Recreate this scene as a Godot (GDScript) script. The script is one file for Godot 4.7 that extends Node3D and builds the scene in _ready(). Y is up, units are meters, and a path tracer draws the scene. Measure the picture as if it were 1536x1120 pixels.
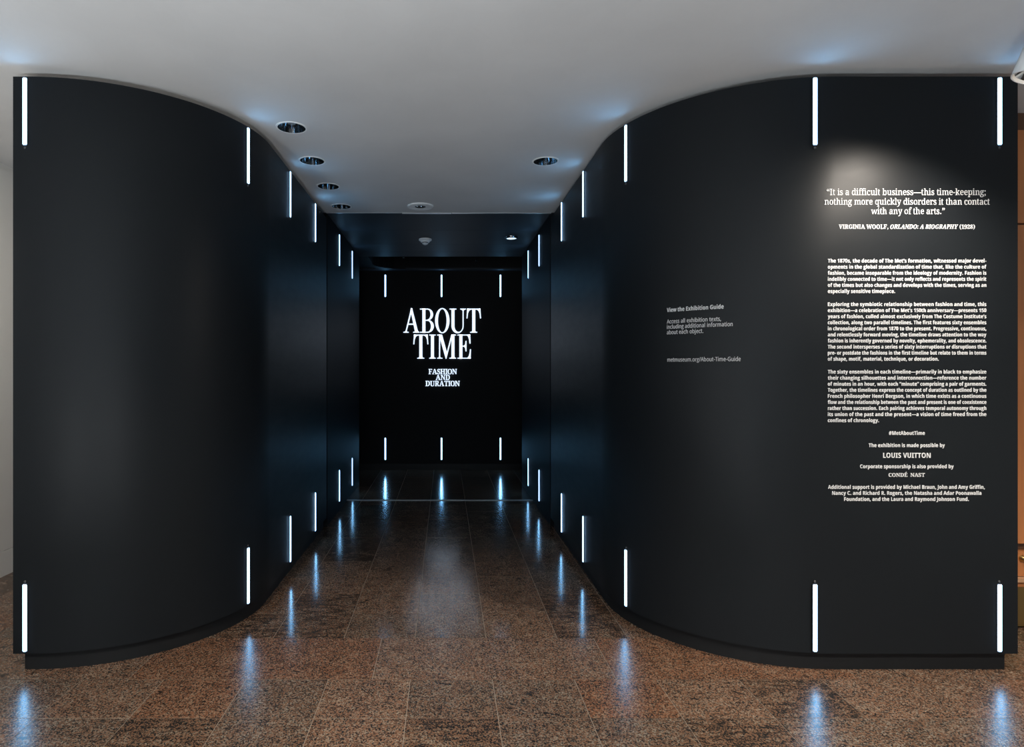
extends Node3D
# An exhibition entrance: two black curved partitions, a dark passage with light tubes, a title wall at its end.
# Plan coordinates: x to the right, depth d away from the camera (z = -d), y up; metres.

const EYE := 1.515          # camera height
const WALL_TOP := 2.995     # top of the black partitions
const CEIL := 3.045
const FRONT := 3.119        # depth of the flat fronts of the partitions
const RIGHT_X := 1.022      # face of the passage on the right
const LEFT_X := -1.15       # face of the passage on the left
const ARC := 0.94           # radius of both rounded corners
const BACK := 9.51          # depth of the title wall
const PORTAL := 6.0         # the white ceiling and the curved partitions end here
const PORTAL_END := 8.27
const TUBE_LEN := 0.336

var M := {}
var rng := RandomNumberGenerator.new()
var used := {}


func _ready():
	rng.seed = 7
	make_camera()
	make_environment()
	make_materials()
	lobby_lights()
	floor_and_tiles()
	ceilings()
	walls()
	partitions()
	title_sign()
	light_tubes()
	ceiling_fittings()
	spotlight()


# ---------------------------------------------------------------- camera and light
func make_camera():
	var c := Camera3D.new()
	c.name = "camera"
	c.projection = Camera3D.PROJECTION_FRUSTUM
	c.near = 0.05
	c.far = 60.0
	var f := 930.0                                   # focal length in pixels of the 1536 x 1120 frame
	c.size = c.near * 1120.0 / f
	c.frustum_offset = Vector2(c.near * 100.0 / f, c.near * -4.0 / f)
	c.position = Vector3(0, EYE, 0)
	add_child(c)
	c.current = true


func make_environment():
	var w := WorldEnvironment.new()
	w.name = "environment"
	var e := Environment.new()
	e.background_mode = Environment.BG_COLOR
	e.background_color = Color(0, 0, 0)
	e.tonemap_mode = Environment.TONE_MAPPER_LINEAR
	e.tonemap_exposure = 1.0
	e.sdfgi_enabled = true
	e.ssao_enabled = true
	e.ssil_enabled = true
	w.environment = e
	add_child(w)


func lobby_lights():
	# the bright glazed front of the lobby, behind the camera
	var g := thing("luminous_window", "wide bright window wall behind the viewer, lighting the lobby", "window", Vector3(-0.1, 1.75, 4.38))
	var f := begin()
	for x in [-2.62, 2.62]:
		box(f, Vector3(x, 0, 0), Vector3(0.08, 2.28, 0.1))
	for y in [-1.12, 1.12]:
		box(f, Vector3(0, y, 0), Vector3(5.16, 0.06, 0.1))
	part(f, "frame", M.white_paint, g)
	var p := begin()
	box(p, Vector3(0, 0, 0.02), Vector3(5.14, 2.16, 0.02))
	part(p, "pane", M.window_glow, g)
	var a := AreaLight3D.new()
	a.name = "window_light"
	a.area_size = Vector2(5.0, 2.1)
	a.light_color = Color(0.84, 0.93, 1.0)
	a.light_energy = 3.5
	a.shadow_enabled = true
	set_range(a, 30.0)
	g.add_child(a)
	a.position = Vector3(0, 0, -0.08)
	# two low uplights standing on the floor behind the viewer, washing the ceiling
	for x in [-2.2, -0.4]:
		var u := thing("floor_uplight", "low round floor uplight behind the viewer, %s" % ("near the left wall" if x < -1 else "in the middle of the lobby"), "lamp", Vector3(x, 0, 0.7), 0.0, "uplights of the lobby")
		var s := begin()
		lathe(s, [Vector2(0.0, 0.0), Vector2(0.2, 0.0), Vector2(0.2, 0.02), Vector2(0.06, 0.05), Vector2(0.05, 0.12), Vector2(0.0, 0.12)], 32)
		part(s, "base", M.dark_metal, u)
		s = begin()
		lathe(s, [Vector2(0.05, 0.11), Vector2(0.20, 0.16), Vector2(0.32, 0.26), Vector2(0.36, 0.36), Vector2(0.35, 0.36), Vector2(0.31, 0.28), Vector2(0.19, 0.2), Vector2(0.0, 0.17)], 40)
		part(s, "bowl", M.dark_metal, u)
		s = begin()
		lathe(s, [Vector2(0.318, 0.3), Vector2(0.2, 0.305), Vector2(0.0, 0.305)], 40)
		part(s, "lamp_disc", M.window_glow, u)
		var ul := AreaLight3D.new()
		ul.name = "uplight"
		ul.area_size = Vector2(0.44, 0.44)
		ul.light_color = Color(0.96, 0.985, 1.0)
		ul.light_energy = 11.3
		ul.shadow_enabled = true
		set_range(ul, 30.0)
		u.add_child(ul)
		ul.position = Vector3(0, 0.33, 0)
		ul.rotation.x = PI / 2


func set_range(l, r):
	if l is AreaLight3D:
		l.area_range = r
		l.area_attenuation = 2.0
	elif l is SpotLight3D:
		l.spot_range = r
		l.spot_attenuation = 2.0


# ---------------------------------------------------------------- materials
func mat(called, c: Color, rough := 0.6, metal := 0.0) -> StandardMaterial3D:
	var m := StandardMaterial3D.new()
	m.resource_name = called
	m.albedo_color = c
	m.roughness = rough
	m.metallic = metal
	M[called] = m
	return m


func lin(r, g, b) -> Color:
	return Color(r, g, b).linear_to_srgb()


func glow(called, c: Color, strength):
	var m = mat(called, Color(0.9, 0.9, 0.9), 0.5)
	m.emission_enabled = true
	m.emission = c
	m.emission_energy_multiplier = strength
	return m


func noise_tex(freq, size, lo, hi, kind = FastNoiseLite.TYPE_SIMPLEX_SMOOTH, sd = 3) -> NoiseTexture2D:
	var n := FastNoiseLite.new()
	n.noise_type = kind
	n.frequency = freq
	n.seed = sd
	n.fractal_octaves = 4
	var t := NoiseTexture2D.new()
	t.width = size
	t.height = size
	t.seamless = true
	t.noise = n
	var g := Gradient.new()
	g.set_color(0, Color(lo, lo, lo))
	g.set_color(1, Color(hi, hi, hi))
	t.color_ramp = g
	return t


func make_materials():
	var b = mat("black_paint", lin(0.0072, 0.0088, 0.0104), 0.46)
	b.metallic_specular = 0.26
	b.roughness = 1.0
	b.roughness_texture = noise_tex(0.012, 512, 0.40, 0.44)
	b.uv1_triplanar = true
	b.uv1_world_triplanar = true
	b.uv1_scale = Vector3(0.5, 1.6, 0.5)
	mat("black_gloss", lin(0.008, 0.0095, 0.012), 0.5).metallic_specular = 0.14
	mat("black_ceiling", lin(0.034, 0.037, 0.043), 0.55).metallic_specular = 0.2
	mat("black_plinth", lin(0.007, 0.008, 0.009), 0.5).metallic_specular = 0.32
	mat("black_matte", lin(0.006, 0.006, 0.0065), 0.7).metallic_specular = 0.3
	var c = mat("ceiling_paint", lin(0.62, 0.62, 0.61), 0.85)
	c.albedo_color = Color(1, 1, 1)
	c.albedo_texture = noise_tex(0.006, 512, 0.785, 0.825)
	c.uv1_triplanar = true
	c.uv1_world_triplanar = true
	c.uv1_scale = Vector3(0.3, 0.3, 0.3)
	mat("white_paint", lin(0.66, 0.66, 0.64), 0.7)
	mat("wall_paint", lin(0.78, 0.78, 0.76), 0.75)
	mat("lettering", lin(0.56, 0.56, 0.56), 0.7)
	mat("chrome", lin(0.55, 0.56, 0.57), 0.1, 1.0)
	mat("steel", lin(0.5, 0.52, 0.54), 0.3, 1.0)
	mat("dull_steel", lin(0.2, 0.21, 0.22), 0.45, 1.0)
	mat("brass", lin(0.45, 0.32, 0.13), 0.35, 1.0)
	mat("dark_metal", lin(0.03, 0.03, 0.032), 0.45)
	mat("fixture_white", lin(0.75, 0.76, 0.76), 0.45)
	mat("grout", lin(0.17, 0.14, 0.11), 0.7)
	glow("tube_glow", Color(0.60, 0.80, 1.0), 4.2)
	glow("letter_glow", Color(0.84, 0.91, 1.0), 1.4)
	glow("window_glow", Color(0.95, 0.98, 1.0), 1.0)
	glow("lamp_glow", Color(1.0, 0.86, 0.68), 4.0)
	glow("led_glow", Color(0.8, 0.9, 1.0), 1.5)
	# wood
	var w = mat("wood", Color(1, 1, 1), 0.42)
	w.albedo_texture = wood_texture()
	w.uv1_triplanar = true
	w.uv1_world_triplanar = true
	w.uv1_scale = Vector3(0.9, 0.9, 0.9)
	mat("wood_dark", lin(0.09, 0.04, 0.018), 0.5)
	mat("wood_light", lin(0.42, 0.24, 0.13), 0.45)
	# granite, four tones of one stone
	var plain := ImageTexture.create_from_image(granite_texture(2048, false))
	var streaked := ImageTexture.create_from_image(granite_texture(1024, true))
	var tones := [Color(1, 1, 1), Color(0.92, 0.95, 0.97), Color(1.0, 0.94, 0.90), Color(0.93, 0.94, 0.94)]
	for k in 4:
		var g = mat("granite_%d" % k, tones[k], 0.27)
		g.albedo_texture = streaked if k == 3 else plain
		if k == 3:
			g.uv1_scale = Vector3(2, 2, 2)
		var q: StandardMaterial3D = g.duplicate()          # the passage floor keeps more of its polish
		q.resource_name = "granite_polished_%d" % k
		q.roughness = 0.15
		M[q.resource_name] = q


func wood_texture() -> ImageTexture:
	var s := 512
	var n := FastNoiseLite.new()
	n.seed = 11
	n.frequency = 0.01
	n.fractal_octaves = 4
	var img := Image.create(s, s, true, Image.FORMAT_RGB8)
	for y in s:
		for x in s:
			var a := n.get_noise_2d(x * 6.0, y * 0.35) * 0.5 + 0.5
			var b := n.get_noise_2d(x * 0.8 + 500.0, y * 0.25) * 0.5 + 0.5
			var c := lin(0.33, 0.115, 0.034).lerp(lin(0.46, 0.175, 0.057), clampf(a * 0.7 + b * 0.4 - 0.05, 0, 1))
			img.set_pixel(x, y, c)
	img.generate_mipmaps()
	return ImageTexture.create_from_image(img)


func granite_texture(s: int, streaked: bool) -> Image:
	var cell := FastNoiseLite.new()
	cell.noise_type = FastNoiseLite.TYPE_CELLULAR
	cell.cellular_return_type = FastNoiseLite.RETURN_CELL_VALUE
	cell.cellular_jitter = 1.0
	cell.frequency = 0.21
	cell.seed = 5
	cell.fractal_type = FastNoiseLite.FRACTAL_NONE
	var grain := cell.get_image(s, s, false, false, false).get_data()
	var broad := FastNoiseLite.new()
	broad.seed = 21
	broad.frequency = 0.006
	broad.fractal_octaves = 4
	var cloud := broad.get_image(s, s, false, false, false).get_data()
	var vein := FastNoiseLite.new()
	vein.seed = 33
	vein.fractal_type = FastNoiseLite.FRACTAL_RIDGED
	vein.fractal_octaves = 3
	vein.frequency = 0.011 if streaked else 0.0042
	vein.domain_warp_enabled = true
	vein.domain_warp_amplitude = 30.0
	vein.domain_warp_frequency = 0.01
	var ridge := vein.get_image(s / 3, s, false, false, false)
	ridge.resize(s, s, Image.INTERPOLATE_BILINEAR)
	ridge.convert(Image.FORMAT_L8)
	var rd := ridge.get_data()
	var out := PackedByteArray()
	out.resize(s * s * 3)
	var pal := []
	for k in 256:
		var v := k / 255.0
		var c: Color
		if v < 0.2:
			c = Color(0.012, 0.011, 0.0105).lerp(Color(0.028, 0.025, 0.021), v / 0.2)
		elif v < 0.42:
			c = Color(0.05, 0.036, 0.026).lerp(Color(0.085, 0.053, 0.034), (v - 0.2) / 0.22)
		elif v < 0.8:
			c = Color(0.115, 0.064, 0.038).lerp(Color(0.15, 0.084, 0.05), (v - 0.42) / 0.38)
		else:
			c = Color(0.135, 0.108, 0.08).lerp(Color(0.2, 0.17, 0.13), (v - 0.8) / 0.2)
		c = Color(c.r * 1.02, c.g * 0.96, c.b * 0.95)
		pal.append(c)
	var lut := PackedByteArray()
	lut.resize(256 * 3)
	for k in 256:
		var q: Color = (pal[k] as Color).linear_to_srgb()
		lut[k * 3] = int(q.r * 255.0)
		lut[k * 3 + 1] = int(q.g * 255.0)
		lut[k * 3 + 2] = int(q.b * 255.0)
	var edge := 135 if streaked else 228
	var steep := 1 if streaked else 9
	for i in s * s:
		var g: int = grain[i]
		var d: int = (cloud[i] - 128) / 3
		var r: int = rd[i]
		if r > edge:
			d -= (r - edge) * steep
		var v: int = clampi(g + d, 0, 255) * 3
		var j := i * 3
		out[j] = lut[v]
		out[j + 1] = lut[v + 1]
		out[j + 2] = lut[v + 2]
	var img := Image.create_from_data(s, s, false, Image.FORMAT_RGB8, out)
	img.generate_mipmaps()
	return img


# ---------------------------------------------------------------- building helpers
func numbered(called: String) -> String:
	var n: int = used.get(called, 0)
	used[called] = n + 1
	return called if n == 0 else "%s_%03d" % [called, n]


func thing(called, label, category, at := Vector3.ZERO, turn := 0.0, group := "") -> Node3D:
	var o := Node3D.new()
	o.name = numbered(called)
	add_child(o)
	o.position = at
	o.rotation.y = turn
	tag(o, label, category, group)
	return o


func tag(o, label, category, group = ""):
	o.set_meta("label", label)
	o.set_meta("category", category)
	if group:
		o.set_meta("group", group)


func begin() -> SurfaceTool:
	var st := SurfaceTool.new()
	st.begin(Mesh.PRIMITIVE_TRIANGLES)
	return st


func part(st: SurfaceTool, called: String, m, parent = self) -> MeshInstance3D:
	var o := MeshInstance3D.new()
	o.name = called
	o.mesh = st.commit()
	o.material_override = m
	parent.add_child(o, true)
	return o


func structure(st: SurfaceTool, called: String, m, label := "") -> MeshInstance3D:
	var o := part(st, called, m)
	o.set_meta("kind", "structure")
	if label:
		o.set_meta("label", label)
	return o


# a triangle whose front (clockwise) side looks along the normals
func tri(st: SurfaceTool, p: Array, n: Array, uv: Array = []):
	var order := [0, 1, 2]
	if (p[1] - p[0]).cross(p[2] - p[0]).dot(n[0] + n[1] + n[2]) > 0.0:
		order = [0, 2, 1]
	for k in order:
		st.set_normal(n[k])
		if uv:
			st.set_uv(uv[k])
		else:
			st.set_uv(Vector2(p[k].x + p[k].z, p[k].y))
		st.add_vertex(p[k])


func quad(st, a, b, c, d, n, uv: Array = []):
	if uv:
		tri(st, [a, b, c], [n, n, n], [uv[0], uv[1], uv[2]])
		tri(st, [a, c, d], [n, n, n], [uv[0], uv[2], uv[3]])
	else:
		tri(st, [a, b, c], [n, n, n])
		tri(st, [a, c, d], [n, n, n])


func box(st, centre: Vector3, size: Vector3):
	var h := size / 2.0
	for axis in 3:
		for s in [-1.0, 1.0]:
			var n := Vector3.ZERO
			n[axis] = s
			var u := Vector3.ZERO
			var v := Vector3.ZERO
			u[(axis + 1) % 3] = h[(axis + 1) % 3]
			v[(axis + 2) % 3] = h[(axis + 2) % 3]
			var o: Vector3 = centre + n * h[axis]
			quad(st, o - u - v, o + u - v, o + u + v, o - u + v, n)


# box from corners: x range, y range, depth range
func slab(st, x0, x1, y0, y1, d0, d1):
	box(st, Vector3((x0 + x1) / 2.0, (y0 + y1) / 2.0, -(d0 + d1) / 2.0), Vector3(absf(x1 - x0), absf(y1 - y0), absf(d1 - d0)))


# a profile of (radius, height) turned about the y axis; corners sharper than 35 degrees stay sharp
func lathe(st, prof: Array, sides := 40, xf := Transform3D.IDENTITY):
	for k in prof.size() - 1:
		var a: Vector2 = prof[k]
		var b: Vector2 = prof[k + 1]
		var t := (b - a).normalized()
		var nn := Vector2(t.y, -t.x)
		var na := nn
		var nb := nn
		if k > 0:
			var t0: Vector2 = (a - prof[k - 1]).normalized()
			if t0.dot(t) > 0.8:
				na = (nn + Vector2(t0.y, -t0.x)).normalized()
		if k < prof.size() - 2:
			var t2: Vector2 = (prof[k + 2] - b).normalized()
			if t2.dot(t) > 0.8:
				nb = (nn + Vector2(t2.y, -t2.x)).normalized()
		for i in sides:
			var u0 := Vector2.from_angle(TAU * i / sides)
			var u1 := Vector2.from_angle(TAU * (i + 1) / sides)
			var p := [xf * Vector3(a.x * u0.x, a.y, a.x * u0.y), xf * Vector3(a.x * u1.x, a.y, a.x * u1.y), xf * Vector3(b.x * u1.x, b.y, b.x * u1.y), xf * Vector3(b.x * u0.x, b.y, b.x * u0.y)]
			var n := [xf.basis * Vector3(na.x * u0.x, na.y, na.x * u0.y), xf.basis * Vector3(na.x * u1.x, na.y, na.x * u1.y), xf.basis * Vector3(nb.x * u1.x, nb.y, nb.x * u1.y), xf.basis * Vector3(nb.x * u0.x, nb.y, nb.x * u0.y)]
			if a.x > 1e-6:
				tri(st, [p[0], p[1], p[2]], [n[0], n[1], n[2]])
			if b.x > 1e-6:
				tri(st, [p[0], p[2], p[3]], [n[0], n[2], n[3]])


# ---------------------------------------------------------------- floor
func floor_and_tiles():
	var st := begin()
	slab(st, -4.6, 4.8, -0.25, -0.0015, -4.6, 9.9)
	var fl := structure(st, "floor", M.grout, "brown speckled granite floor of large polished slabs")
	var edges := []
	for k in range(-9, 12):
		edges.append(-0.172 + 0.403 * k)
	for k in edges.size() - 1:
		var x0: float = edges[k]
		var x1: float = edges[k + 1]
		# rows in front of the partitions, in step
		for r in 4:
			tile(fl, x0, x1, 3.045 - 0.341 * (r + 1), 3.045 - 0.341 * r)
		# slabs laid lengthwise, every second column set back by half a slab
		var d := 3.514 if k % 2 == 1 else 3.514 - 0.352
		while d < 9.45:
			var d0 := maxf(d, 3.514)
			var d1 := minf(d + 0.704, 9.5)
			var hall := x0 > -1.6 and x1 < 1.46
			if hall or d0 < 6.0:
				tile(fl, x0, x1, d0, d1)
			d += 0.704
	# one course of long slabs across
	var x := -3.96
	while x < 4.3:
		tile(fl, x, x + 1.2, 3.045, 3.514)
		x += 1.2
	# the lobby behind the viewer: large slabs of the same stone
	for i in 6:
		for j in 4:
			tile(fl, -3.8 + i * 1.4, -3.8 + (i + 1) * 1.4, 1.681 - 1.45 * (j + 1), 1.681 - 1.45 * j)


func tile(fl, x0, x1, d0, d1):
	var g := 0.0017
	var a := Vector3(x0 + g, 0, -d0 - g)
	var b := Vector3(x1 - g, 0, -d0 - g)
	var c := Vector3(x1 - g, 0, -d1 + g)
	var d := Vector3(x0 + g, 0, -d1 + g)
	var dn := Vector3(0, -0.02, 0)
	var o := Vector2(rng.randf() * 3.0, rng.randf() * 3.0)
	var w := Vector2(x1 - x0, d1 - d0) / 2.2
	var st := begin()
	quad(st, a, b, c, d, Vector3.UP, [o, o + Vector2(w.x, 0), o + w, o + Vector2(0, w.y)])
	quad(st, a, b, b + dn, a + dn, Vector3(0, 0, 1), [o, o, o, o])
	quad(st, c, d, d + dn, c + dn, Vector3(0, 0, -1), [o, o, o, o])
	quad(st, a, d, d + dn, a + dn, Vector3(-1, 0, 0), [o, o, o, o])
	quad(st, b, c, c + dn, b + dn, Vector3(1, 0, 0), [o, o, o, o])
	var inner: bool = d0 > 3.5 and x0 > -1.4 and x1 < 1.3
	part(st, "granite_slab", M[("granite_polished_%d" if inner else "granite_%d") % [0, 0, 1, 2, 0, 3][rng.randi() % 6]], fl)


# ---------------------------------------------------------------- ceilings
const DOWNLIGHTS := [[-0.967, 3.9], [-0.97, 4.515], [-0.97, 5.14], [-0.968, 5.77], [0.731, 4.525]]

func ceilings():
	var c := CSGBox3D.new()
	c.name = "ceiling"
	c.size = Vector3(9.4, 0.2, 10.6)
	c.position = Vector3(0.1, CEIL + 0.1, -0.7)
	c.material = M.ceiling_paint
	c.set_meta("kind", "structure")
	c.set_meta("label", "smooth pale grey plaster ceiling over lobby and passage")
	add_child(c)
	for p in DOWNLIGHTS:
		var h := CSGCylinder3D.new()
		h.name = "downlight_hole"
		h.operation = CSGShape3D.OPERATION_SUBTRACTION
		h.radius = 0.088
		h.height = 0.3
		h.sides = 40
		h.material = M.ceiling_paint
		c.add_child(h, true)
		h.position = Vector3(p[0], 0, -p[1]) - Vector3(c.position.x, 0, c.position.z)
	# black ceiling of the inner passage, of joined boards
	var b := begin()
	slab(b, -3.2, 3.2, CEIL + 0.02, CEIL + 0.2, PORTAL + 0.006, PORTAL_END + 0.04)
	slab(b, -3.2, 3.2, CEIL + 0.02, CEIL + 0.2, 9.33, BACK + 0.3)
	slab(b, -3.2, -1.05, CEIL + 0.02, CEIL + 0.2, PORTAL_END + 0.04, 9.33)
	slab(b, 1.5, 3.2, CEIL + 0.02, CEIL + 0.2, PORTAL_END + 0.04, 9.33)
	slab(b, -3.2, 3.2, CEIL + 0.75, CEIL + 0.85, PORTAL_END - 0.3, BACK + 0.1)
	slab(b, -1.15, -1.05, CEIL + 0.2, CEIL + 0.76, PORTAL_END, BACK)
	slab(b, 1.5, 1.6, CEIL + 0.2, CEIL + 0.76, PORTAL_END, BACK)
	slab(b, -1.15, 1.6, CEIL + 0.2, CEIL + 0.76, PORTAL_END - 0.1, PORTAL_END + 0.04)
	slab(b, -1.15, 1.6, CEIL + 0.2, CEIL + 0.76, 9.33, 9.45)
	# rounded far corner of the open well
	var prev := Vector2(-1.05, 9.33)
	for k in 9:
		var t := PI / 2 * k / 8.0
		var q := Vector2(-1.05 + 0.45 * (1.0 - sin(t)), 9.33 - 0.45 * (1.0 - cos(t)))
		var n := Vector3(0, -1, 0)
		if k > 0:
			tri(b, [Vector3(-1.05, CEIL + 0.001, -9.33), Vector3(prev.x, CEIL + 0.001, -prev.y), Vector3(q.x, CEIL + 0.001, -q.y)], [n, n, n])
			var m := Vector3(q.y - prev.y, 0, -(prev.x - q.x)).normalized()
			quad(b, Vector3(prev.x, CEIL + 0.001, -prev.y), Vector3(q.x, CEIL + 0.001, -q.y), Vector3(q.x, CEIL + 0.2, -q.y), Vector3(prev.x, CEIL + 0.2, -prev.y), m)
		prev = q
	var bc := structure(b, "ceiling_passage", M.black_matte, "black ceiling of the inner passage with an open well before the title wall")
	var e := [PORTAL + 0.004, 6.75, 7.5, 7.98, PORTAL_END + 0.04]
	for k in 4:
		var s := begin()
		slab(s, -1.2, 1.1, CEIL, CEIL + 0.02, e[k] + 0.002, e[k + 1] - 0.002)
		part(s, "ceiling_board", M.black_ceiling, bc)
	var s2 := begin()
	slab(s2, -1.9, 1.9, CEIL, CEIL + 0.02, 9.33, BACK)
	part(s2, "ceiling_board", M.black_ceiling, bc)
	# metal edge where the white ceiling stops
	var t1 := begin()
	slab(t1, -0.42, 0.06, CEIL - 0.012, CEIL, PORTAL - 0.012, PORTAL + 0.004)
	slab(t1, 0.065, RIGHT_X, CEIL - 0.010, CEIL, PORTAL - 0.010, PORTAL + 0.004)
	slab(t1, LEFT_X, -0.425, CEIL - 0.006, CEIL, PORTAL - 0.006, PORTAL + 0.004)
	structure(t1, "trim_1", M.steel, "thin metal edge where the pale ceiling meets the black one")


# ---------------------------------------------------------------- walls of the place
func walls():
	var st := begin()
	slab(st, -3.46, -3.26, 0.189, 3.0, -4.6, 6.4)
	slab(st, -3.46, -3.275, 0, CEIL, -4.6, 6.4)
	structure(st, "wall_left", M.wall_paint, "pale grey wall beside the left partition")
	st = begin()
	slab(st, -3.274, -3.258, 0, 0.183, -4.6, 6.4)
	structure(st, "baseboard_left", M.wall_paint, "flat pale baseboard of the left wall")
	st = begin()
	slab(st, -3.46, 4.8, 0, CEIL, -4.6, -4.4)
	structure(st, "wall_rear", M.wall_paint, "pale lobby wall behind the viewer")
	st = begin()
	slab(st, 4.6, 4.8, 0, CEIL, -4.6, 6.4)
	structure(st, "wall_right", M.wall_paint, "pale lobby wall far to the right")
	st = begin()
	slab(st, -3.46, -1.3, 0, CEIL, 6.2, 6.4)
	structure(st, "wall_behind_left", M.wall_paint, "wall closing the space behind the left partition")
	st = begin()
	slab(st, 1.3, 4.8, 0, CEIL, 6.2, 6.4)
	structure(st, "wall_behind_right", M.wall_paint, "wall closing the space behind the right partition")
	# black walls of the inner passage
	st = begin()
	slab(st, LEFT_X - 0.16, LEFT_X, 0, CEIL + 0.02, PORTAL + 0.045, PORTAL_END)
	structure(st, "wall_passage_left", M.black_gloss, "black left wall of the inner passage")
	st = begin()
	slab(st, RIGHT_X, RIGHT_X + 0.16, 0, CEIL + 0.02, PORTAL + 0.045, PORTAL_END)
	structure(st, "wall_passage_right", M.black_gloss, "black right wall of the inner passage")
	st = begin()
	slab(st, LEFT_X - 0.3, LEFT_X - 0.11, 0, CEIL + 0.02, PORTAL - 0.2, PORTAL + 0.3)
	structure(st, "trim_3", M.black_matte, "dark recessed joint between left partition and inner passage")
	st = begin()
	slab(st, RIGHT_X + 0.11, RIGHT_X + 0.3, 0, CEIL + 0.02, PORTAL - 0.2, PORTAL + 0.3)
	structure(st, "trim_4", M.black_matte, "dark recessed joint between right partition and inner passage")
	for s in [-1, 1]:
		st = begin()
		slab(st, s * 3.0, s * 3.2, 0, CEIL + 0.02, 6.4, BACK + 0.2)
		structure(st, "wall_corridor_%s" % ("left" if s < 0 else "right"), M.black_matte, "black end wall of the cross corridor")
	st = begin()
	slab(st, -3.2, 3.2, 0, CEIL + 0.75, BACK, BACK + 0.2)
	structure(st, "wall_back", M.black_matte, "black title wall at the end of the passage")
	st = begin()
	slab(st, -3.0, 3.0, 0, 0.09, BACK - 0.012, BACK)
	structure(st, "baseboard_back", M.black_plinth, "black baseboard of the title wall")
	# threshold strip in the floor
	st = begin()
	slab(st, LEFT_X, RIGHT_X, 0, 0.006, 7.24, 7.275)
	structure(st, "trim_2", M.dull_steel, "metal threshold strip across the passage floor")
	wood_wall()


func wood_wall():
	var st := begin()
	slab(st, 3.0, 4.6, 0, CEIL, 3.68, 3.85)
	var w := structure(st, "wall_wood", M.wood_dark, "wood panelled wall beside the right partition")
	for p in [[0.5, 2.372], [2.384, 2.93]]:
		for x in [[3.0, 3.796], [3.804, 4.6]]:
			st = begin()
			slab(st, x[0], x[1], p[0], p[1], 3.645, 3.68)
			part(st, "wood_panel", M.wood, w)
	st = begin()
	slab(st, 3.0, 4.6, 0.31, 0.455, 3.64, 3.68)
	part(st, "wood_rail", M.wood, w)
	st = begin()
	slab(st, 3.0, 4.6, 0.283, 0.306, 3.61, 3.68)
	part(st, "ledge", M.wood_light, w)
	st = begin()
	slab(st, 3.0, 4.6, 0.25, 0.278, 3.63, 3.68)
	part(st, "lower_rail", M.wood, w)
	st = begin()
	slab(st, 3.0, 4.6, 0.012, 0.246, 3.65, 3.68)
	part(st, "kick_plate", M.brass, w)
	st = begin()
	lathe(st, [Vector2(0, 0.022), Vector2(0.012, 0.02), Vector2(0.018, 0.012), Vector2(0.02, 0.0)], 24, Transform3D(Basis(Vector3.RIGHT, PI / 2), Vector3(3.385, 0.415, -3.64)))
	part(st, "knob", M.brass, w)


# ---------------------------------------------------------------- curved partitions
# plan of a partition's visible face, from its outer end to the passage; each entry: x, d, normal x, normal d
func face_path(side: int, inset := 0.0, end_inset := 0.0) -> Array:
	var hall: float = (RIGHT_X if side > 0 else LEFT_X)
	var cx: float = hall + side * ARC
	var cd := FRONT + ARC
	var outer: float = (2.88 if side > 0 else -2.175) - side * end_inset
	var out := []
	if side > 0:
		for k in 5:
			out.append([lerpf(outer, cx, k / 4.0), FRONT + inset, 0.0, -1.0])
	else:
		out.append([outer, FRONT + inset, 0.0, -1.0])
	var steps := 48
	for k in steps + 1:
		var t := PI / 2 * k / steps
		var n := Vector2(-side * sin(t), -cos(t))
		out.append([cx + n.x * (ARC - inset), cd + n.y * (ARC - inset), n.x, n.y])
	for k in 4:
		out.append([hall + side * inset, lerpf(cd, PORTAL, (k + 1) / 4.0), -float(side), 0.0])
	return out


func sweep(st, path: Array, y0: float, y1: float, thick: float):
	var top := Vector3.UP
	for k in path.size() - 1:
		var a = path[k]
		var b = path[k + 1]
		if absf(a[0] - b[0]) + absf(a[1] - b[1]) < 1e-5:
			continue
		var na := Vector3(a[2], 0, -a[3])
		var nb := Vector3(b[2], 0, -b[3])
		var pa := Vector3(a[0], 0, -a[1])
		var pb := Vector3(b[0], 0, -b[1])
		var lo := Vector3(0, y0, 0)
		var hi := Vector3(0, y1, 0)
		tri(st, [pa + lo, pb + lo, pb + hi], [na, nb, nb])
		tri(st, [pa + lo, pb + hi, pa + hi], [na, nb, na])
		var qa := pa - na * thick
		var qb := pb - nb * thick
		tri(st, [qa + lo, qb + lo, qb + hi], [-na, -nb, -nb])
		tri(st, [qa + lo, qb + hi, qa + hi], [-na, -nb, -na])
		quad(st, pa + hi, pb + hi, qb + hi, qa + hi, top)
		quad(st, pa + lo, pb + lo, qb + lo, qa + lo, -top)
	for e in [0, path.size() - 1]:
		var a = path[e]
		var b = path[1 if e == 0 else e - 1]
		var n := Vector3(a[0] - b[0], 0, -(a[1] - b[1])).normalized()
		var na := Vector3(a[2], 0, -a[3])
		var pa := Vector3(a[0], 0, -a[1])
		var qa := pa - na * thick
		quad(st, pa + Vector3(0, y0, 0), qa + Vector3(0, y0, 0), qa + Vector3(0, y1, 0), pa + Vector3(0, y1, 0), n)


func partitions():
	for side in [-1, 1]:
		var t: Node3D
		if side < 0:
			t = thing("curved_partition", "tall black curved partition wall without text, left of the passage", "partition", Vector3(-1.66, 0, -3.4), 0.0, "curved black partitions")
		else:
			t = thing("curved_partition", "tall black curved partition wall carrying white exhibition text", "partition", Vector3(1.95, 0, -3.2), 0.0, "curved black partitions")
		var st := begin()
		sweep(st, face_path(side), 0.092, WALL_TOP, 0.1)
		var b := part(st, "panel", M.black_paint, t)
		b.position = -t.position
		if side > 0:
			wall_text(b)
		st = begin()
		sweep(st, face_path(side, 0.03, 0.04), 0.0, 0.092, 0.05)
		b = part(st, "plinth", M.black_plinth, t)
		b.position = -t.position


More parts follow.
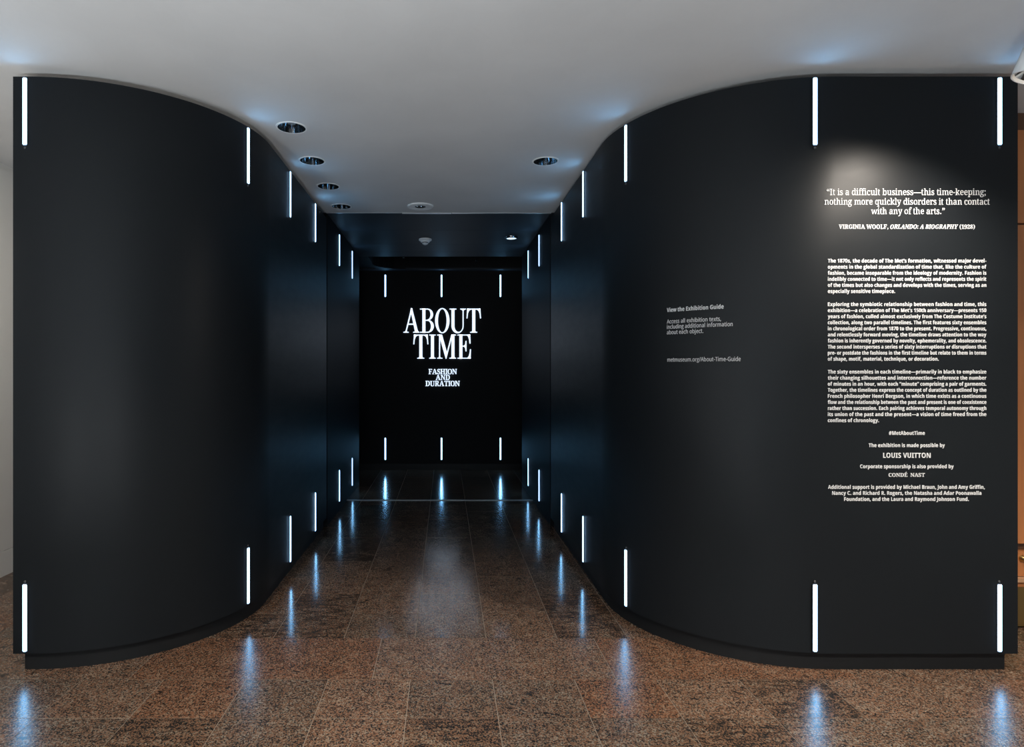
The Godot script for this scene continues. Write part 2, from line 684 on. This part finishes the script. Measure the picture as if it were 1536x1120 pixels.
# ---------------------------------------------------------------- lettering
func font(kind: String) -> Font:
	var f := SystemFont.new()
	f.font_names = PackedStringArray(["Droid Serif" if kind.begins_with("serif") else "Droid Sans"])
	f.font_weight = 700 if kind.ends_with("bold") else 400
	return f

var fonts := {}
var metrics := {}

func raw_text(text: String, kind: String, depth := 0.01, step := 0.6) -> Array:
	if not fonts.has(kind):
		fonts[kind] = font(kind)
	var tm := TextMesh.new()
	tm.font = fonts[kind]
	tm.font_size = 64
	tm.pixel_size = 0.01
	tm.depth = depth
	tm.curve_step = step
	tm.horizontal_alignment = HORIZONTAL_ALIGNMENT_LEFT
	tm.vertical_alignment = VERTICAL_ALIGNMENT_CENTER
	tm.text = text
	return tm.surface_get_arrays(0)


func measure(kind: String) -> Vector2:    # baseline and cap height of a font, in raw units
	if not metrics.has(kind):
		var lo := 1e9
		var hi := -1e9
		for v in raw_text("H", kind)[Mesh.ARRAY_VERTEX]:
			lo = minf(lo, v.y)
			hi = maxf(hi, v.y)
		metrics[kind] = Vector2(lo, hi - lo)
	return metrics[kind]


# one line of raised lettering: x from 0 to width, baseline at y = 0, capitals cap high, thick along z
func line_mesh(text: String, kind: String, cap: float, width: float, thick: float, slant := 0.0, arc_from := -1.0, step := 1.2) -> ArrayMesh:
	var arr := raw_text(text, kind, 0.02, step)
	var mt := measure(kind)
	var vs: PackedVector3Array = arr[Mesh.ARRAY_VERTEX]
	var ns: PackedVector3Array = arr[Mesh.ARRAY_NORMAL]
	var lo := 1e9
	var hi := -1e9
	for v in vs:
		lo = minf(lo, v.x)
		hi = maxf(hi, v.x)
	var sx := width / (hi - lo)
	var sy := cap / mt.y
	for i in vs.size():
		var v := vs[i]
		var p := Vector3((v.x - lo) * sx, (v.y - mt.x) * sy, (v.z / 0.02 + 0.5) * thick)
		p.x += p.y * slant
		var n := ns[i]
		n = Vector3(n.x / sx, n.y / sy, n.z / (thick / 0.02)).normalized()
		if arc_from >= 0.0:
			var t := arc_from - p.x / ARC
			var away := Vector3(-sin(t), 0, cos(t))
			var along := Vector3(cos(t), 0, sin(t))
			var q := Vector3(RIGHT_X + ARC, 0, -ARC) + away * (ARC + p.z)
			p = Vector3(q.x, p.y, q.z)
			n = along * n.x + Vector3.UP * n.y + away * n.z
		vs[i] = p
		ns[i] = n
	var out := []
	out.resize(Mesh.ARRAY_MAX)
	out[Mesh.ARRAY_VERTEX] = vs
	out[Mesh.ARRAY_NORMAL] = ns
	out[Mesh.ARRAY_INDEX] = arr[Mesh.ARRAY_INDEX]
	var m := ArrayMesh.new()
	m.add_surface_from_arrays(Mesh.PRIMITIVE_TRIANGLES, out)
	return m


func mesh_part(m: Mesh, called: String, material, parent) -> MeshInstance3D:
	var o := MeshInstance3D.new()
	o.name = called
	o.mesh = m
	o.material_override = material
	parent.add_child(o, true)
	return o


const PX := 298.17          # pixels of the photograph per metre on the flat front

func front_x(px: float) -> float:
	return (px - 668.0) / PX

func front_y(py: float) -> float:
	return EYE + (556.0 - py) / PX


var line_name := "text_line"

func put_line(b: Node3D, text: String, kind: String, x0: float, x1: float, base: float, cap: float, slant := 0.0):
	var w := (x1 - x0) / PX
	var ch := cap / PX
	var o := mesh_part(line_mesh(text, kind, ch, w - slant * ch, 0.0015, slant), line_name, M.lettering, b)
	o.position = Vector3(front_x(x0), front_y(base), -FRONT)


# every line of print sits on the panel; the panel's own origin is the scene's
func wall_text(b: Node3D):
	line_name = "quotation_line"
	put_line(b, "“It is a difficult business—this time-keeping;", "serif", 1240, 1478.2, 292.5, 9.3)
	put_line(b, "nothing more quickly disorders it than contact", "serif", 1236.5, 1484.3, 306.9, 9.3)
	put_line(b, "with any of the arts.”", "serif", 1306.4, 1417, 321.1, 9.3)
	put_line(b, "VIRGINIA WOOLF,", "serif_bold", 1258, 1332, 343.1, 6.4)
	put_line(b, "ORLANDO: A BIOGRAPHY", "serif_bold", 1334.6, 1437, 343.1, 6.4, 0.22)
	put_line(b, "(1928)", "serif_bold", 1439.2, 1462, 343.1, 6.4)
	var paras := [
		[393.7, 9.12, 1342.4, ["The 1870s, the decade of The Met’s formation, witnessed major devel-", "opments in the global standardization of time that, like the culture of", "fashion, became inseparable from the ideology of modernity. Fashion is", "indelibly connected to time—it not only reflects and represents the spirit", "of the times but also changes and develops with the times, serving as an", "especially sensitive timepiece."]],
		[458.9, 9.1, 1407.8, ["Exploring the symbiotic relationship between fashion and time, this", "exhibition—a celebration of The Met’s 150th anniversary—presents 150", "years of fashion, culled almost exclusively from The Costume Institute’s", "collection, along two parallel timelines. The first features sixty ensembles", "in chronological order from 1870 to the present. Progressive, continuous,", "and relentlessly forward moving, the timeline draws attention to the way", "fashion is inherently governed by novelty, ephemerality, and obsolescence.", "The second intersperses a series of sixty interruptions or disruptions that", "pre- or postdate the fashions in the first timeline but relate to them in terms", "of shape, motif, material, technique, or decoration."]],
		[560.1, 9.1, 1318.3, ["The sixty ensembles in each timeline—primarily in black to emphasize", "their changing silhouettes and interconnection—reference the number", "of minutes in an hour, with each “minute” comprising a pair of garments.", "Together, the timelines express the concept of duration as outlined by the", "French philosopher Henri Bergson, in which time exists as a continuous", "flow and the relationship between the past and present is one of coexistence", "rather than succession. Each pairing achieves temporal autonomy through", "its union of the past and the present—a vision of time freed from the", "confines of chronology."]],
	]
	for p in paras:
		line_name = "paragraph_line"
		for k in p[3].size():
			put_line(b, p[3][k], "sans_bold", 1241.6, (p[2] if k == p[3].size() - 1 else 1479.2), p[0] + p[1] * k, 5.5)
	line_name = "credit_line"
	put_line(b, "#MetAboutTime", "sans_bold", 1333.1, 1387, 652, 5.5)
	put_line(b, "The exhibition is made possible by", "sans_bold", 1302.9, 1417, 670.3, 5.5)
	put_line(b, "LOUIS VUITTON", "sans_bold", 1324.5, 1395.7, 686.4, 7.4)
	put_line(b, "Corporate sponsorship is also provided by", "sans_bold", 1290, 1430.2, 702, 5.5)
	put_line(b, "CONDÉ  NAST", "serif_bold", 1332.7, 1387, 714.8, 5.6)
	put_line(b, "Additional support is provided by Michael Braun, John and Amy Griffin,", "sans_bold", 1242, 1477, 732.9, 5.5)
	put_line(b, "Nancy C. and Richard R. Rogers, the Natasha and Adar Poonawalla", "sans_bold", 1248, 1471.8, 741.9, 5.5)
	put_line(b, "Foundation, and the Laura and Raymond Johnson Fund.", "sans_bold", 1266, 1453, 751, 5.5)
	# the guide notice is wrapped round the curve: u is the length along the arc, measured from the passage side
	guide_line(b, "View the Exhibition Guide", "sans_bold", 1000.5, 1085.5, 468, 6.0)
	guide_line(b, "Access all exhibition texts,", "sans", 1000.5, 1081.5, 485.2, 6.0)
	guide_line(b, "including additional information", "sans", 1000.5, 1099, 493.2, 6.0)
	guide_line(b, "about each object.", "sans", 1000.5, 1055, 501.4, 6.0)
	guide_line(b, "metmuseum.org/About-Time-Guide", "sans", 1001.2, 1111, 542.3, 6.0)


# angle on the right arc (0 at the flat front, PI/2 at the passage) seen at a pixel column of the photograph
func arc_angle(px: float) -> float:
	var lo := 0.0
	var hi := 1.2
	for i in 40:
		var m := (lo + hi) / 2.0
		var x := RIGHT_X + ARC - sin(m) * ARC
		var d := FRONT + ARC - cos(m) * ARC
		if 668.0 + 930.0 * x / d > px:
			lo = m
		else:
			hi = m
	return lo


func guide_line(b, text, kind, x0, x1, base, cap):
	var a0 := arc_angle(x0)
	var a1 := arc_angle(x1)
	var d0 := FRONT + ARC - cos(a0) * ARC
	var y: float = EYE + (556.0 - base) * d0 / 930.0
	var o := mesh_part(line_mesh(text, kind, cap * d0 / 930.0, (a0 - a1) * ARC, 0.0015, 0.0, a0), "guide_line", M.lettering, b)
	o.position = Vector3(0, y, -FRONT)


func put_letter(text, kind, x0, x1, base, top, parent):
	var s := 930.0 / BACK
	var cap: float = (base - top) / s
	var o := mesh_part(line_mesh(text, kind, cap, (x1 - x0) / s, 0.02, 0.0, -1.0, 0.6), "letter", M.letter_glow, parent)
	o.position = Vector3((x0 - 668.0) / s + 0.05, EYE + (556.0 - base) / s, 0)


func title_px(v: float) -> float:
	return 580.0 + v / 7.0


# the tall high-contrast capitals of the title; drawn on a grid of 7 units to a pixel of the photograph, y downwards, capitals 252 high
func title_letter(letter: String, top: float, parent):
	var shapes := []
	match letter:
		"A":
			shapes = [pts([256, 0, 270, 0, 208, 248, 196, 248]), pts([254, -5, 268, -5, 332, 248, 299, 248, 252, 25]), pts([226, 157, 303, 157, 306, 169, 223, 169]), foot(176, 232, 204, 252, 5.0), foot(278, 344, 315, 252)]
		"B":
			shapes = [pts([375, 0, 407, 0, 407, 252, 375, 252]), pts([350, 0, 432, 0, 432, 9, 350, 9]), pts([350, 243, 432, 243, 432, 252, 350, 252]), pts([400, 117, 432, 117, 432, 127, 400, 127]),
				bowl(430, 61, 58, 61, 30, 52), bowl(430, 185, 66, 67, 35, 58)]
		"O":
			shapes = [half_ring(584, 126, 76, 132, 45, 123, 1), half_ring(584, 126, 76, 132, 45, 123, -1)]
		"U":
			var u := PackedVector2Array()
			for k in 17:
				var t := PI * k / 16.0
				u.append(Vector2(744 - 64 * cos(t), 180 + 78 * sin(t)))
			u.append(Vector2(808, 4))
			u.append(Vector2(797, 4))
			for k in 17:
				var t := PI * k / 16.0
				u.append(Vector2(754.5 + 42.5 * cos(t), 180 + 64 * sin(t)))
			u.append(Vector2(712, 4))
			u.append(Vector2(680, 4))
			shapes = [u, head(660, 732, 696), head(772, 832, 802)]
		"T":
			shapes = tee(838, 990, 914)
		"t":
			shapes = tee(280, 438, 359)
		"I":
			shapes = [pts([465, 4, 497, 4, 497, 248, 465, 248]), head(447, 515, 481), foot(447, 515, 481, 252)]
		"M":
			shapes = [pts([550, 0, 562, 0, 562, 248, 550, 248]), pts([548, 0, 582, 0, 638, 206, 624, 254, 620, 254]), pts([679, 0, 692, 0, 627, 254, 618, 236]), pts([680, 0, 712, 0, 712, 248, 680, 248]),
				pts([530, 0, 560, 0, 560, 9, 530, 9]), pts([700, 0, 728, 0, 728, 9, 700, 9]), foot(530, 586, 556, 252, 5.0), foot(658, 728, 696, 252)]
		"E":
			shapes = [pts([763, 0, 795, 0, 795, 252, 763, 252]), pts([743, 0, 877, 0, 877, 9, 743, 9]), pts([743, 243, 882, 243, 882, 252, 743, 252]), pts([790, 116, 830, 116, 830, 126, 790, 126]),
				pts([840, 5, 877, 0, 881, 94, 869, 94, 864, 50, 855, 22]), pts([845, 246, 862, 224, 871, 190, 874, 154, 885, 154, 881, 252]), pts([838, 66, 838, 176, 828, 176, 823, 140, 812, 126, 812, 116, 823, 104, 828, 66])]
	var x0 := 1e9
	for p in shapes:
		for v in p:
			x0 = minf(x0, v.x)
	var st := begin()
	var unit := BACK / 930.0 / 7.0
	for p in shapes:
		var flat := PackedVector2Array()
		for v in p:
			flat.append(Vector2((v.x - x0) * unit, (252.0 - v.y) * unit))
		extrude(st, flat, 0.02)
	var o := part(st, "letter", M.letter_glow, parent)
	o.position = Vector3((title_px(x0) - 668.0) * BACK / 930.0 + 0.05, EYE + (556.0 - 440.0 - (top + 252.0) / 7.0) * BACK / 930.0, 0)


func pts(flat: Array) -> PackedVector2Array:
	var out := PackedVector2Array()
	for k in range(0, flat.size(), 2):
		out.append(Vector2(flat[k], flat[k + 1]))
	return out


func foot(x0: float, x1: float, c: float, y: float, half := 15.0) -> PackedVector2Array:
	return pts([x0, y, x0, y - 8, c - half - 7, y - 10, c - half, y - 20, c + half, y - 20, c + half + 7, y - 10, x1, y - 8, x1, y])


func head(x0: float, x1: float, c: float) -> PackedVector2Array:
	return pts([x0, 0, x1, 0, x1, 8, c + 16, 10, c + 10, 18, c - 10, 18, c - 16, 10, x0, 8])


func bowl(cx: float, cy: float, rx: float, ry: float, ix: float, iy: float) -> PackedVector2Array:
	var out := PackedVector2Array()
	for k in 17:
		var t := -PI / 2 + PI * k / 16.0
		out.append(Vector2(cx + rx * cos(t), cy + ry * sin(t)))
	for k in 17:
		var t := PI / 2 - PI * k / 16.0
		out.append(Vector2(cx + ix * cos(t), cy + iy * sin(t)))
	return out


func half_ring(cx: float, cy: float, rx: float, ry: float, ix: float, iy: float, side: int) -> PackedVector2Array:
	var out := PackedVector2Array()
	for v in bowl(0, 0, rx, ry, ix, iy):
		out.append(Vector2(cx + v.x * side, cy + v.y))
	return out


func tee(x0: float, x1: float, c: float) -> Array:
	return [pts([x0 + 7, 0, x1 - 7, 0, x1 - 7, 10, x0 + 7, 10]), pts([x0 + 7, 0, x0 + 44, 8, x0 + 26, 24, x0 + 15, 52, x0 + 10, 102, x0, 102]), pts([x1 - 7, 0, x1, 102, x1 - 10, 102, x1 - 15, 52, x1 - 26, 24, x1 - 44, 8]),
		pts([c - 16, 4, c + 16, 4, c + 16, 248, c - 16, 248]), foot(c - 38, c + 36, c, 252)]


# a flat outline (y up) given thickness along +z
func extrude(st, p: PackedVector2Array, thick: float):
	var idx := Geometry2D.triangulate_polygon(p)
	for z in [0.0, thick]:
		var n := Vector3(0, 0, 1 if z > 0.0 else -1)
		for k in range(0, idx.size(), 3):
			tri(st, [Vector3(p[idx[k]].x, p[idx[k]].y, z), Vector3(p[idx[k + 1]].x, p[idx[k + 1]].y, z), Vector3(p[idx[k + 2]].x, p[idx[k + 2]].y, z)], [n, n, n])
	var turn := 1.0 if Geometry2D.is_polygon_clockwise(p) else -1.0
	for k in p.size():
		var a := p[k]
		var b := p[(k + 1) % p.size()]
		if a.distance_to(b) < 1e-6:
			continue
		var e := (b - a).normalized()
		quad(st, Vector3(a.x, a.y, 0), Vector3(b.x, b.y, 0), Vector3(b.x, b.y, thick), Vector3(a.x, a.y, thick), Vector3(-e.y, e.x, 0) * turn)


func title_sign():
	var t := thing("title_sign", "glowing white serif title lettering on the black end wall", "sign", Vector3(-0.05, 0, -BACK))
	for a in ["A", "B", "O", "U", "T"]:
		title_letter(a, 160.0, t)
	for a in ["t", "I", "M", "E"]:
		title_letter(a, 432.0, t)
	for l in [["FASHION", 440, 738, 847, 792], ["AND", 515, 663, 908, 853], ["DURATION", 408, 768, 972, 917]]:
		var word: String = l[0]
		var spans := []
		var x := 0.0
		for k in word.length():
			var lo := 1e9
			var hi := -1e9
			for v in raw_text(word[k], "serif")[Mesh.ARRAY_VERTEX]:
				lo = minf(lo, v.x)
				hi = maxf(hi, v.x)
			spans.append([x, x + hi - lo])
			x += hi - lo + 0.012
		var total: float = spans[-1][1]
		for k in word.length():
			put_letter(word[k], "serif_bold", title_px(lerpf(l[1], l[2], spans[k][0] / total)), title_px(lerpf(l[1], l[2], spans[k][1] / total)), 440 + l[3] / 7.0, 440 + l[4] / 7.0, t)
	var a := AreaLight3D.new()
	a.name = "title_light"
	a.area_size = Vector2(1.1, 0.75)
	a.light_color = Color(0.8, 0.88, 1.0)
	a.light_energy = 0.008
	a.shadow_enabled = true
	set_range(a, 20.0)
	t.add_child(a)
	a.position = Vector3(0, EYE + 0.55, 0.03)
	a.rotation.y = PI


# ---------------------------------------------------------------- light tubes
# a half-round tube standing off the wall: its base point is the middle of its foot on the wall face, the wall looks along +z
func make_tube() -> Node3D:
	var t := Node3D.new()
	var r := 0.0108
	var h := TUBE_LEN
	var st := begin()
	box(st, Vector3(0, h / 2, 0.002), Vector3(0.024, h + 0.008, 0.004))
	part(st, "channel", M.dark_metal, t)
	st = begin()
	var seg := 12
	var out := 0.007
	for k in seg:
		var a0 := PI * k / seg
		var a1 := PI * (k + 1) / seg
		var n0 := Vector3(cos(a0), 0, sin(a0))
		var n1 := Vector3(cos(a1), 0, sin(a1))
		var p0 := Vector3(cos(a0) * r, 0, 0.004 + sin(a0) * out)
		var p1 := Vector3(cos(a1) * r, 0, 0.004 + sin(a1) * out)
		var lo := Vector3(0, 0.004, 0)
		var hi := Vector3(0, h - 0.004, 0)
		tri(st, [p0 + lo, p1 + lo, p1 + hi], [n0, n1, n1])
		tri(st, [p0 + lo, p1 + hi, p0 + hi], [n0, n1, n0])
		# softly rounded ends
		for e in [0.0, 1.0]:
			var y0: float = 0.004 if e == 0.0 else h - 0.004
			var y1: float = 0.0 if e == 0.0 else h
			var q0 := Vector3(p0.x * 0.75, y1, 0.004 + (p0.z - 0.004) * 0.75)
			var q1 := Vector3(p1.x * 0.75, y1, 0.004 + (p1.z - 0.004) * 0.75)
			var up := Vector3(0, e * 2.0 - 1.0, 0)
			quad(st, Vector3(p0.x, y0, p0.z), Vector3(p1.x, y0, p1.z), q1, q0, (n0 + n1 + up * 1.6).normalized())
			tri(st, [q0, q1, Vector3(0, y1, 0.004)], [up, up, up])
	part(st, "diffuser", M.tube_glow, t)
	st = begin()
	lathe(st, [Vector2(0.006, 0), Vector2(0.006, 0.004), Vector2(0.0035, 0.006), Vector2(0, 0.006)], 16, Transform3D(Basis(Vector3.RIGHT, PI / 2), Vector3(0, -0.014, 0)))
	part(st, "cable_grommet", M.dark_metal, t)
	var a := AreaLight3D.new()
	a.name = "tube_light"
	a.area_size = Vector2(0.018, h - 0.01)
	a.light_color = Color(0.46, 0.77, 1.0)
	a.light_energy = 0.04
	a.shadow_enabled = true
	set_range(a, 20.0)
	t.add_child(a)
	a.position = Vector3(0, h / 2, 0.0125)
	a.rotation.y = PI
	return t


func light_tubes():
	var proto := make_tube()
	var spots := []     # x, depth, turn, upper top height, lower foot height, where
	var front := 0.0
	var a := arc_angle(928.0)
	spots.append([front_x(38), FRONT, front, "at the outer end of the left curved partition"])
	var la := asin(clampf(((LEFT_X - ARC) - left_x_at(371.5)) / -ARC, -1, 1))
	spots.append([LEFT_X - ARC + sin(la) * ARC, FRONT + ARC - cos(la) * ARC, la, "where the left curved partition turns into the passage"])
	spots.append([front_x(1222), FRONT, front, "left of the long white text on the right partition"])
	spots.append([front_x(1498.5), FRONT, front, "at the outer end of the right curved partition"])
	spots.append([RIGHT_X + ARC - sin(a) * ARC, FRONT + ARC - cos(a) * ARC, -a, "where the right curved partition turns into the passage"])
	var nth := ["first along the %s passage wall after the curve", "second along the %s passage wall after the curve", "third along the %s passage wall, beyond the dark joint", "last along the %s passage wall, nearest the title wall"]
	var dl := [4.58, 5.46, 6.7, 7.62]
	var dr := [4.575, 5.42, 6.72, 7.6]
	for k in 4:
		spots.append([LEFT_X, dl[k], PI / 2, nth[k] % "left"])
		spots.append([RIGHT_X, dr[k], -PI / 2, nth[k] % "right"])
	var bw := ["left of the title on the end wall", "in line with the title on the end wall", "right of the title on the end wall"]
	for k in 3:
		spots.append([[-0.92, -0.058, 0.845][k], BACK, front, bw[k]])
	for s in spots:
		for upper in [true, false]:
			var t := proto.duplicate()
			t.name = numbered("light_tube")
			add_child(t)
			var back: bool = s[1] == BACK
			if upper:
				t.position = Vector3(s[0], 2.986 - TUBE_LEN, -s[1])
				t.rotation.y = s[2]
			else:
				t.position = Vector3(s[0], (0.152 if back else 0.106) + TUBE_LEN, -s[1])
				t.rotation = Vector3(0, s[2], 0)
				t.basis = t.basis * Basis(Vector3.BACK, PI)
			tag(t, ("upper " if upper else "lower ") + "blue-white light tube " + s[3], "light", "vertical light tubes")
	proto.free()


func left_x_at(px: float) -> float:
	var lo := 0.0
	var hi := 1.4
	var x := 0.0
	for i in 40:
		var m := (lo + hi) / 2.0
		x = LEFT_X - ARC + sin(m) * ARC
		var d := FRONT + ARC - cos(m) * ARC
		if 668.0 + 930.0 * x / d < px:
			lo = m
		else:
			hi = m
	return x


# ---------------------------------------------------------------- fittings on the ceiling
func ceiling_fittings():
	var where := ["nearest the left curve of the partition", "second in the left row of the passage ceiling", "third in the left row of the passage ceiling", "last in the left row, by the black ceiling", "alone on the right side of the passage ceiling"]
	for k in DOWNLIGHTS.size():
		var p: Array = DOWNLIGHTS[k]
		var t := thing("recessed_downlight", "round chrome recessed downlight " + where[k], "downlight", Vector3(p[0], CEIL, -p[1]), [0.3, 1.4, 2.2, 0.9, 2.9][k], "chrome recessed downlights")
		var st := begin()
		lathe(st, [Vector2(0.086, 0.0), Vector2(0.086, -0.004), Vector2(0.09, -0.005), Vector2(0.096, -0.003), Vector2(0.097, 0.0)], 44)
		part(st, "trim_ring", M.wall_paint, t)
		st = begin()
		lathe(st, [Vector2(0.086, -0.003), Vector2(0.083, 0.03), Vector2(0.074, 0.075), Vector2(0.06, 0.11), Vector2(0.045, 0.13), Vector2(0, 0.132)], 44)
		part(st, "reflector", M.chrome, t)
		st = begin()
		lathe(st, [Vector2(0, 0.045), Vector2(0.02, 0.047), Vector2(0.03, 0.06), Vector2(0.024, 0.10), Vector2(0.02, 0.13)], 24)
		part(st, "lamp", M.fixture_white, t)
		st = begin()
		box(st, Vector3(0, 0.06, 0), Vector3(0.15, 0.006, 0.006))
		part(st, "bracket", M.steel, t)
	# flat round fitting in the middle
	var t := thing("ceiling_speaker", "flat white round fitting in the middle of the passage ceiling", "ceiling fitting", Vector3(-0.232, CEIL, -5.76))
	var st := begin()
	lathe(st, [Vector2(0.123, 0), Vector2(0.122, -0.008), Vector2(0.116, -0.013), Vector2(0.1, -0.014), Vector2(0.07, -0.009), Vector2(0.05, -0.007)], 48)
	part(st, "rim", M.fixture_white, t)
	st = begin()
	lathe(st, [Vector2(0.05, -0.007), Vector2(0.045, -0.004), Vector2(0, -0.003)], 32)
	part(st, "core", M.dark_metal, t)
	for x in [-0.03, 0.008]:
		st = begin()
		lathe(st, [Vector2(0.007, -0.004), Vector2(0.006, -0.009), Vector2(0, -0.011)], 16, Transform3D(Basis.IDENTITY, Vector3(x, 0, 0.01)))
		part(st, "stud", M.chrome, t)
	# smoke detector on the black ceiling
	t = thing("smoke_detector", "small white stepped smoke detector on the black passage ceiling", "smoke detector", Vector3(-0.234, CEIL, -7.2))
	st = begin()
	lathe(st, [Vector2(0.074, 0), Vector2(0.076, -0.012), Vector2(0.07, -0.02), Vector2(0.055, -0.024)], 40)
	part(st, "base", M.fixture_white, t)
	st = begin()
	lathe(st, [Vector2(0.055, -0.023), Vector2(0.052, -0.036), Vector2(0.036, -0.04)], 40)
	part(st, "collar", M.fixture_white, t)
	st = begin()
	lathe(st, [Vector2(0.034, -0.038), Vector2(0.034, -0.048)], 32)
	part(st, "sensing_slot", M.dark_metal, t)
	st = begin()
	lathe(st, [Vector2(0.034, -0.047), Vector2(0.036, -0.052), Vector2(0.028, -0.06), Vector2(0.014, -0.068), Vector2(0, -0.069)], 32)
	part(st, "cap", M.fixture_white, t)
	# small chrome fitting to its right
	t = thing("chrome_spot", "small bright chrome ceiling spot on the black passage ceiling", "downlight", Vector3(0.757, CEIL, -7.1))
	st = begin()
	lathe(st, [Vector2(0.074, 0), Vector2(0.073, -0.006), Vector2(0.066, -0.016), Vector2(0.058, -0.018), Vector2(0.054, -0.014)], 40)
	part(st, "ring", M.chrome, t)
	st = begin()
	lathe(st, [Vector2(0.056, -0.015), Vector2(0.035, -0.011), Vector2(0, -0.010)], 32)
	part(st, "lens", M.led_glow, t)
	# sprinkler heads in the ceiling well
	for q in [[-0.58, 8.62, "left sprinkler head hanging in the dark ceiling well before the title"], [0.44, 8.83, "right sprinkler head hanging in the dark ceiling well before the title"]]:
		t = thing("sprinkler_head", q[2], "sprinkler", Vector3(q[0], CEIL + 0.75, -q[1]), 0.0, "sprinkler heads")
		st = begin()
		lathe(st, [Vector2(0.011, 0), Vector2(0.011, -0.70)], 12)
		part(st, "drop_pipe", M.black_matte, t)
		st = begin()
		lathe(st, [Vector2(0.014, -0.69), Vector2(0.014, -0.71), Vector2(0.007, -0.715), Vector2(0.007, -0.74), Vector2(0.022, -0.742), Vector2(0.022, -0.746), Vector2(0, -0.747)], 16)
		part(st, "deflector", M.chrome, t)


func spotlight():
	spot(Vector3(2.42, 2.72, -2.55), Vector3(-0.29, -0.94, -0.16), "white cylinder spotlight on the ceiling beside the right partition", 4.8, 72.0, 1.0)
	spot(Vector3(-2.75, 2.72, -2.5), Vector3(-0.25, -0.7, -1.0), "white cylinder spotlight outside the left edge, lighting the pale wall", 4.5, 50.0, 1.0)
	spot(Vector3(-1.3, 2.72, -0.7), Vector3(0.0, -1.0, -0.6), "white cylinder spotlight behind the viewer, over the left floor", 10.0, 36.0, 1.0)
	spot(Vector3(0.5, 2.72, -0.7), Vector3(0.0, -1.0, -0.6), "white cylinder spotlight behind the viewer, over the middle floor", 10.0, 33.0, 1.0)
	spot(Vector3(2.3, 2.72, -0.7), Vector3(0.1, -1.0, -0.6), "white cylinder spotlight behind the viewer, over the right floor", 13.0, 37.0, 1.0)


func spot(mouth: Vector3, toward: Vector3, label: String, energy: float, angle: float, blend: float):
	var aim := toward.normalized()
	var up := -aim
	var neck := mouth + up * 0.16
	var t := thing("track_spotlight", label, "spotlight", Vector3(neck.x, CEIL, neck.z), 0.0, "cylinder spotlights of the lobby")
	var side := up.cross(Vector3(0, 0, 1)).normalized()
	var xf := Transform3D(Basis(side, up, side.cross(up)), mouth - t.position)
	var st := begin()
	lathe(st, [Vector2(0.066, 0.012), Vector2(0.07, 0.0), Vector2(0.075, 0.0), Vector2(0.075, 0.17), Vector2(0.068, 0.185), Vector2(0.0, 0.186)], 48, xf)
	part(st, "housing", M.fixture_white, t)
	st = begin()
	lathe(st, [Vector2(0.069, 0.005), Vector2(0.05, 0.05), Vector2(0.035, 0.07)], 40, xf)
	part(st, "reflector", M.chrome, t)
	st = begin()
	lathe(st, [Vector2(0, 0.052), Vector2(0.03, 0.055), Vector2(0.036, 0.07)], 32, xf)
	part(st, "lamp", M.lamp_glow, t)
	st = begin()
	lathe(st, [Vector2(0.055, 0), Vector2(0.055, -0.02), Vector2(0.0, -0.022)], 32)
	part(st, "mount", M.fixture_white, t)
	st = begin()
	lathe(st, [Vector2(0.012, -0.02), Vector2(0.012, -0.15)], 16)
	part(st, "stem", M.fixture_white, t)
	var l := SpotLight3D.new()
	l.name = "spot_light"
	l.light_color = Color(1.0, 0.955, 0.9)
	l.light_energy = energy
	l.spot_angle = angle
	l.spot_angle_attenuation = blend
	l.light_size = 0.045
	l.shadow_enabled = true
	set_range(l, 20.0)
	t.add_child(l)
	l.position = mouth + aim * 0.01 - t.position
	l.basis = Basis.looking_at(aim, Vector3(0, 0, 1))
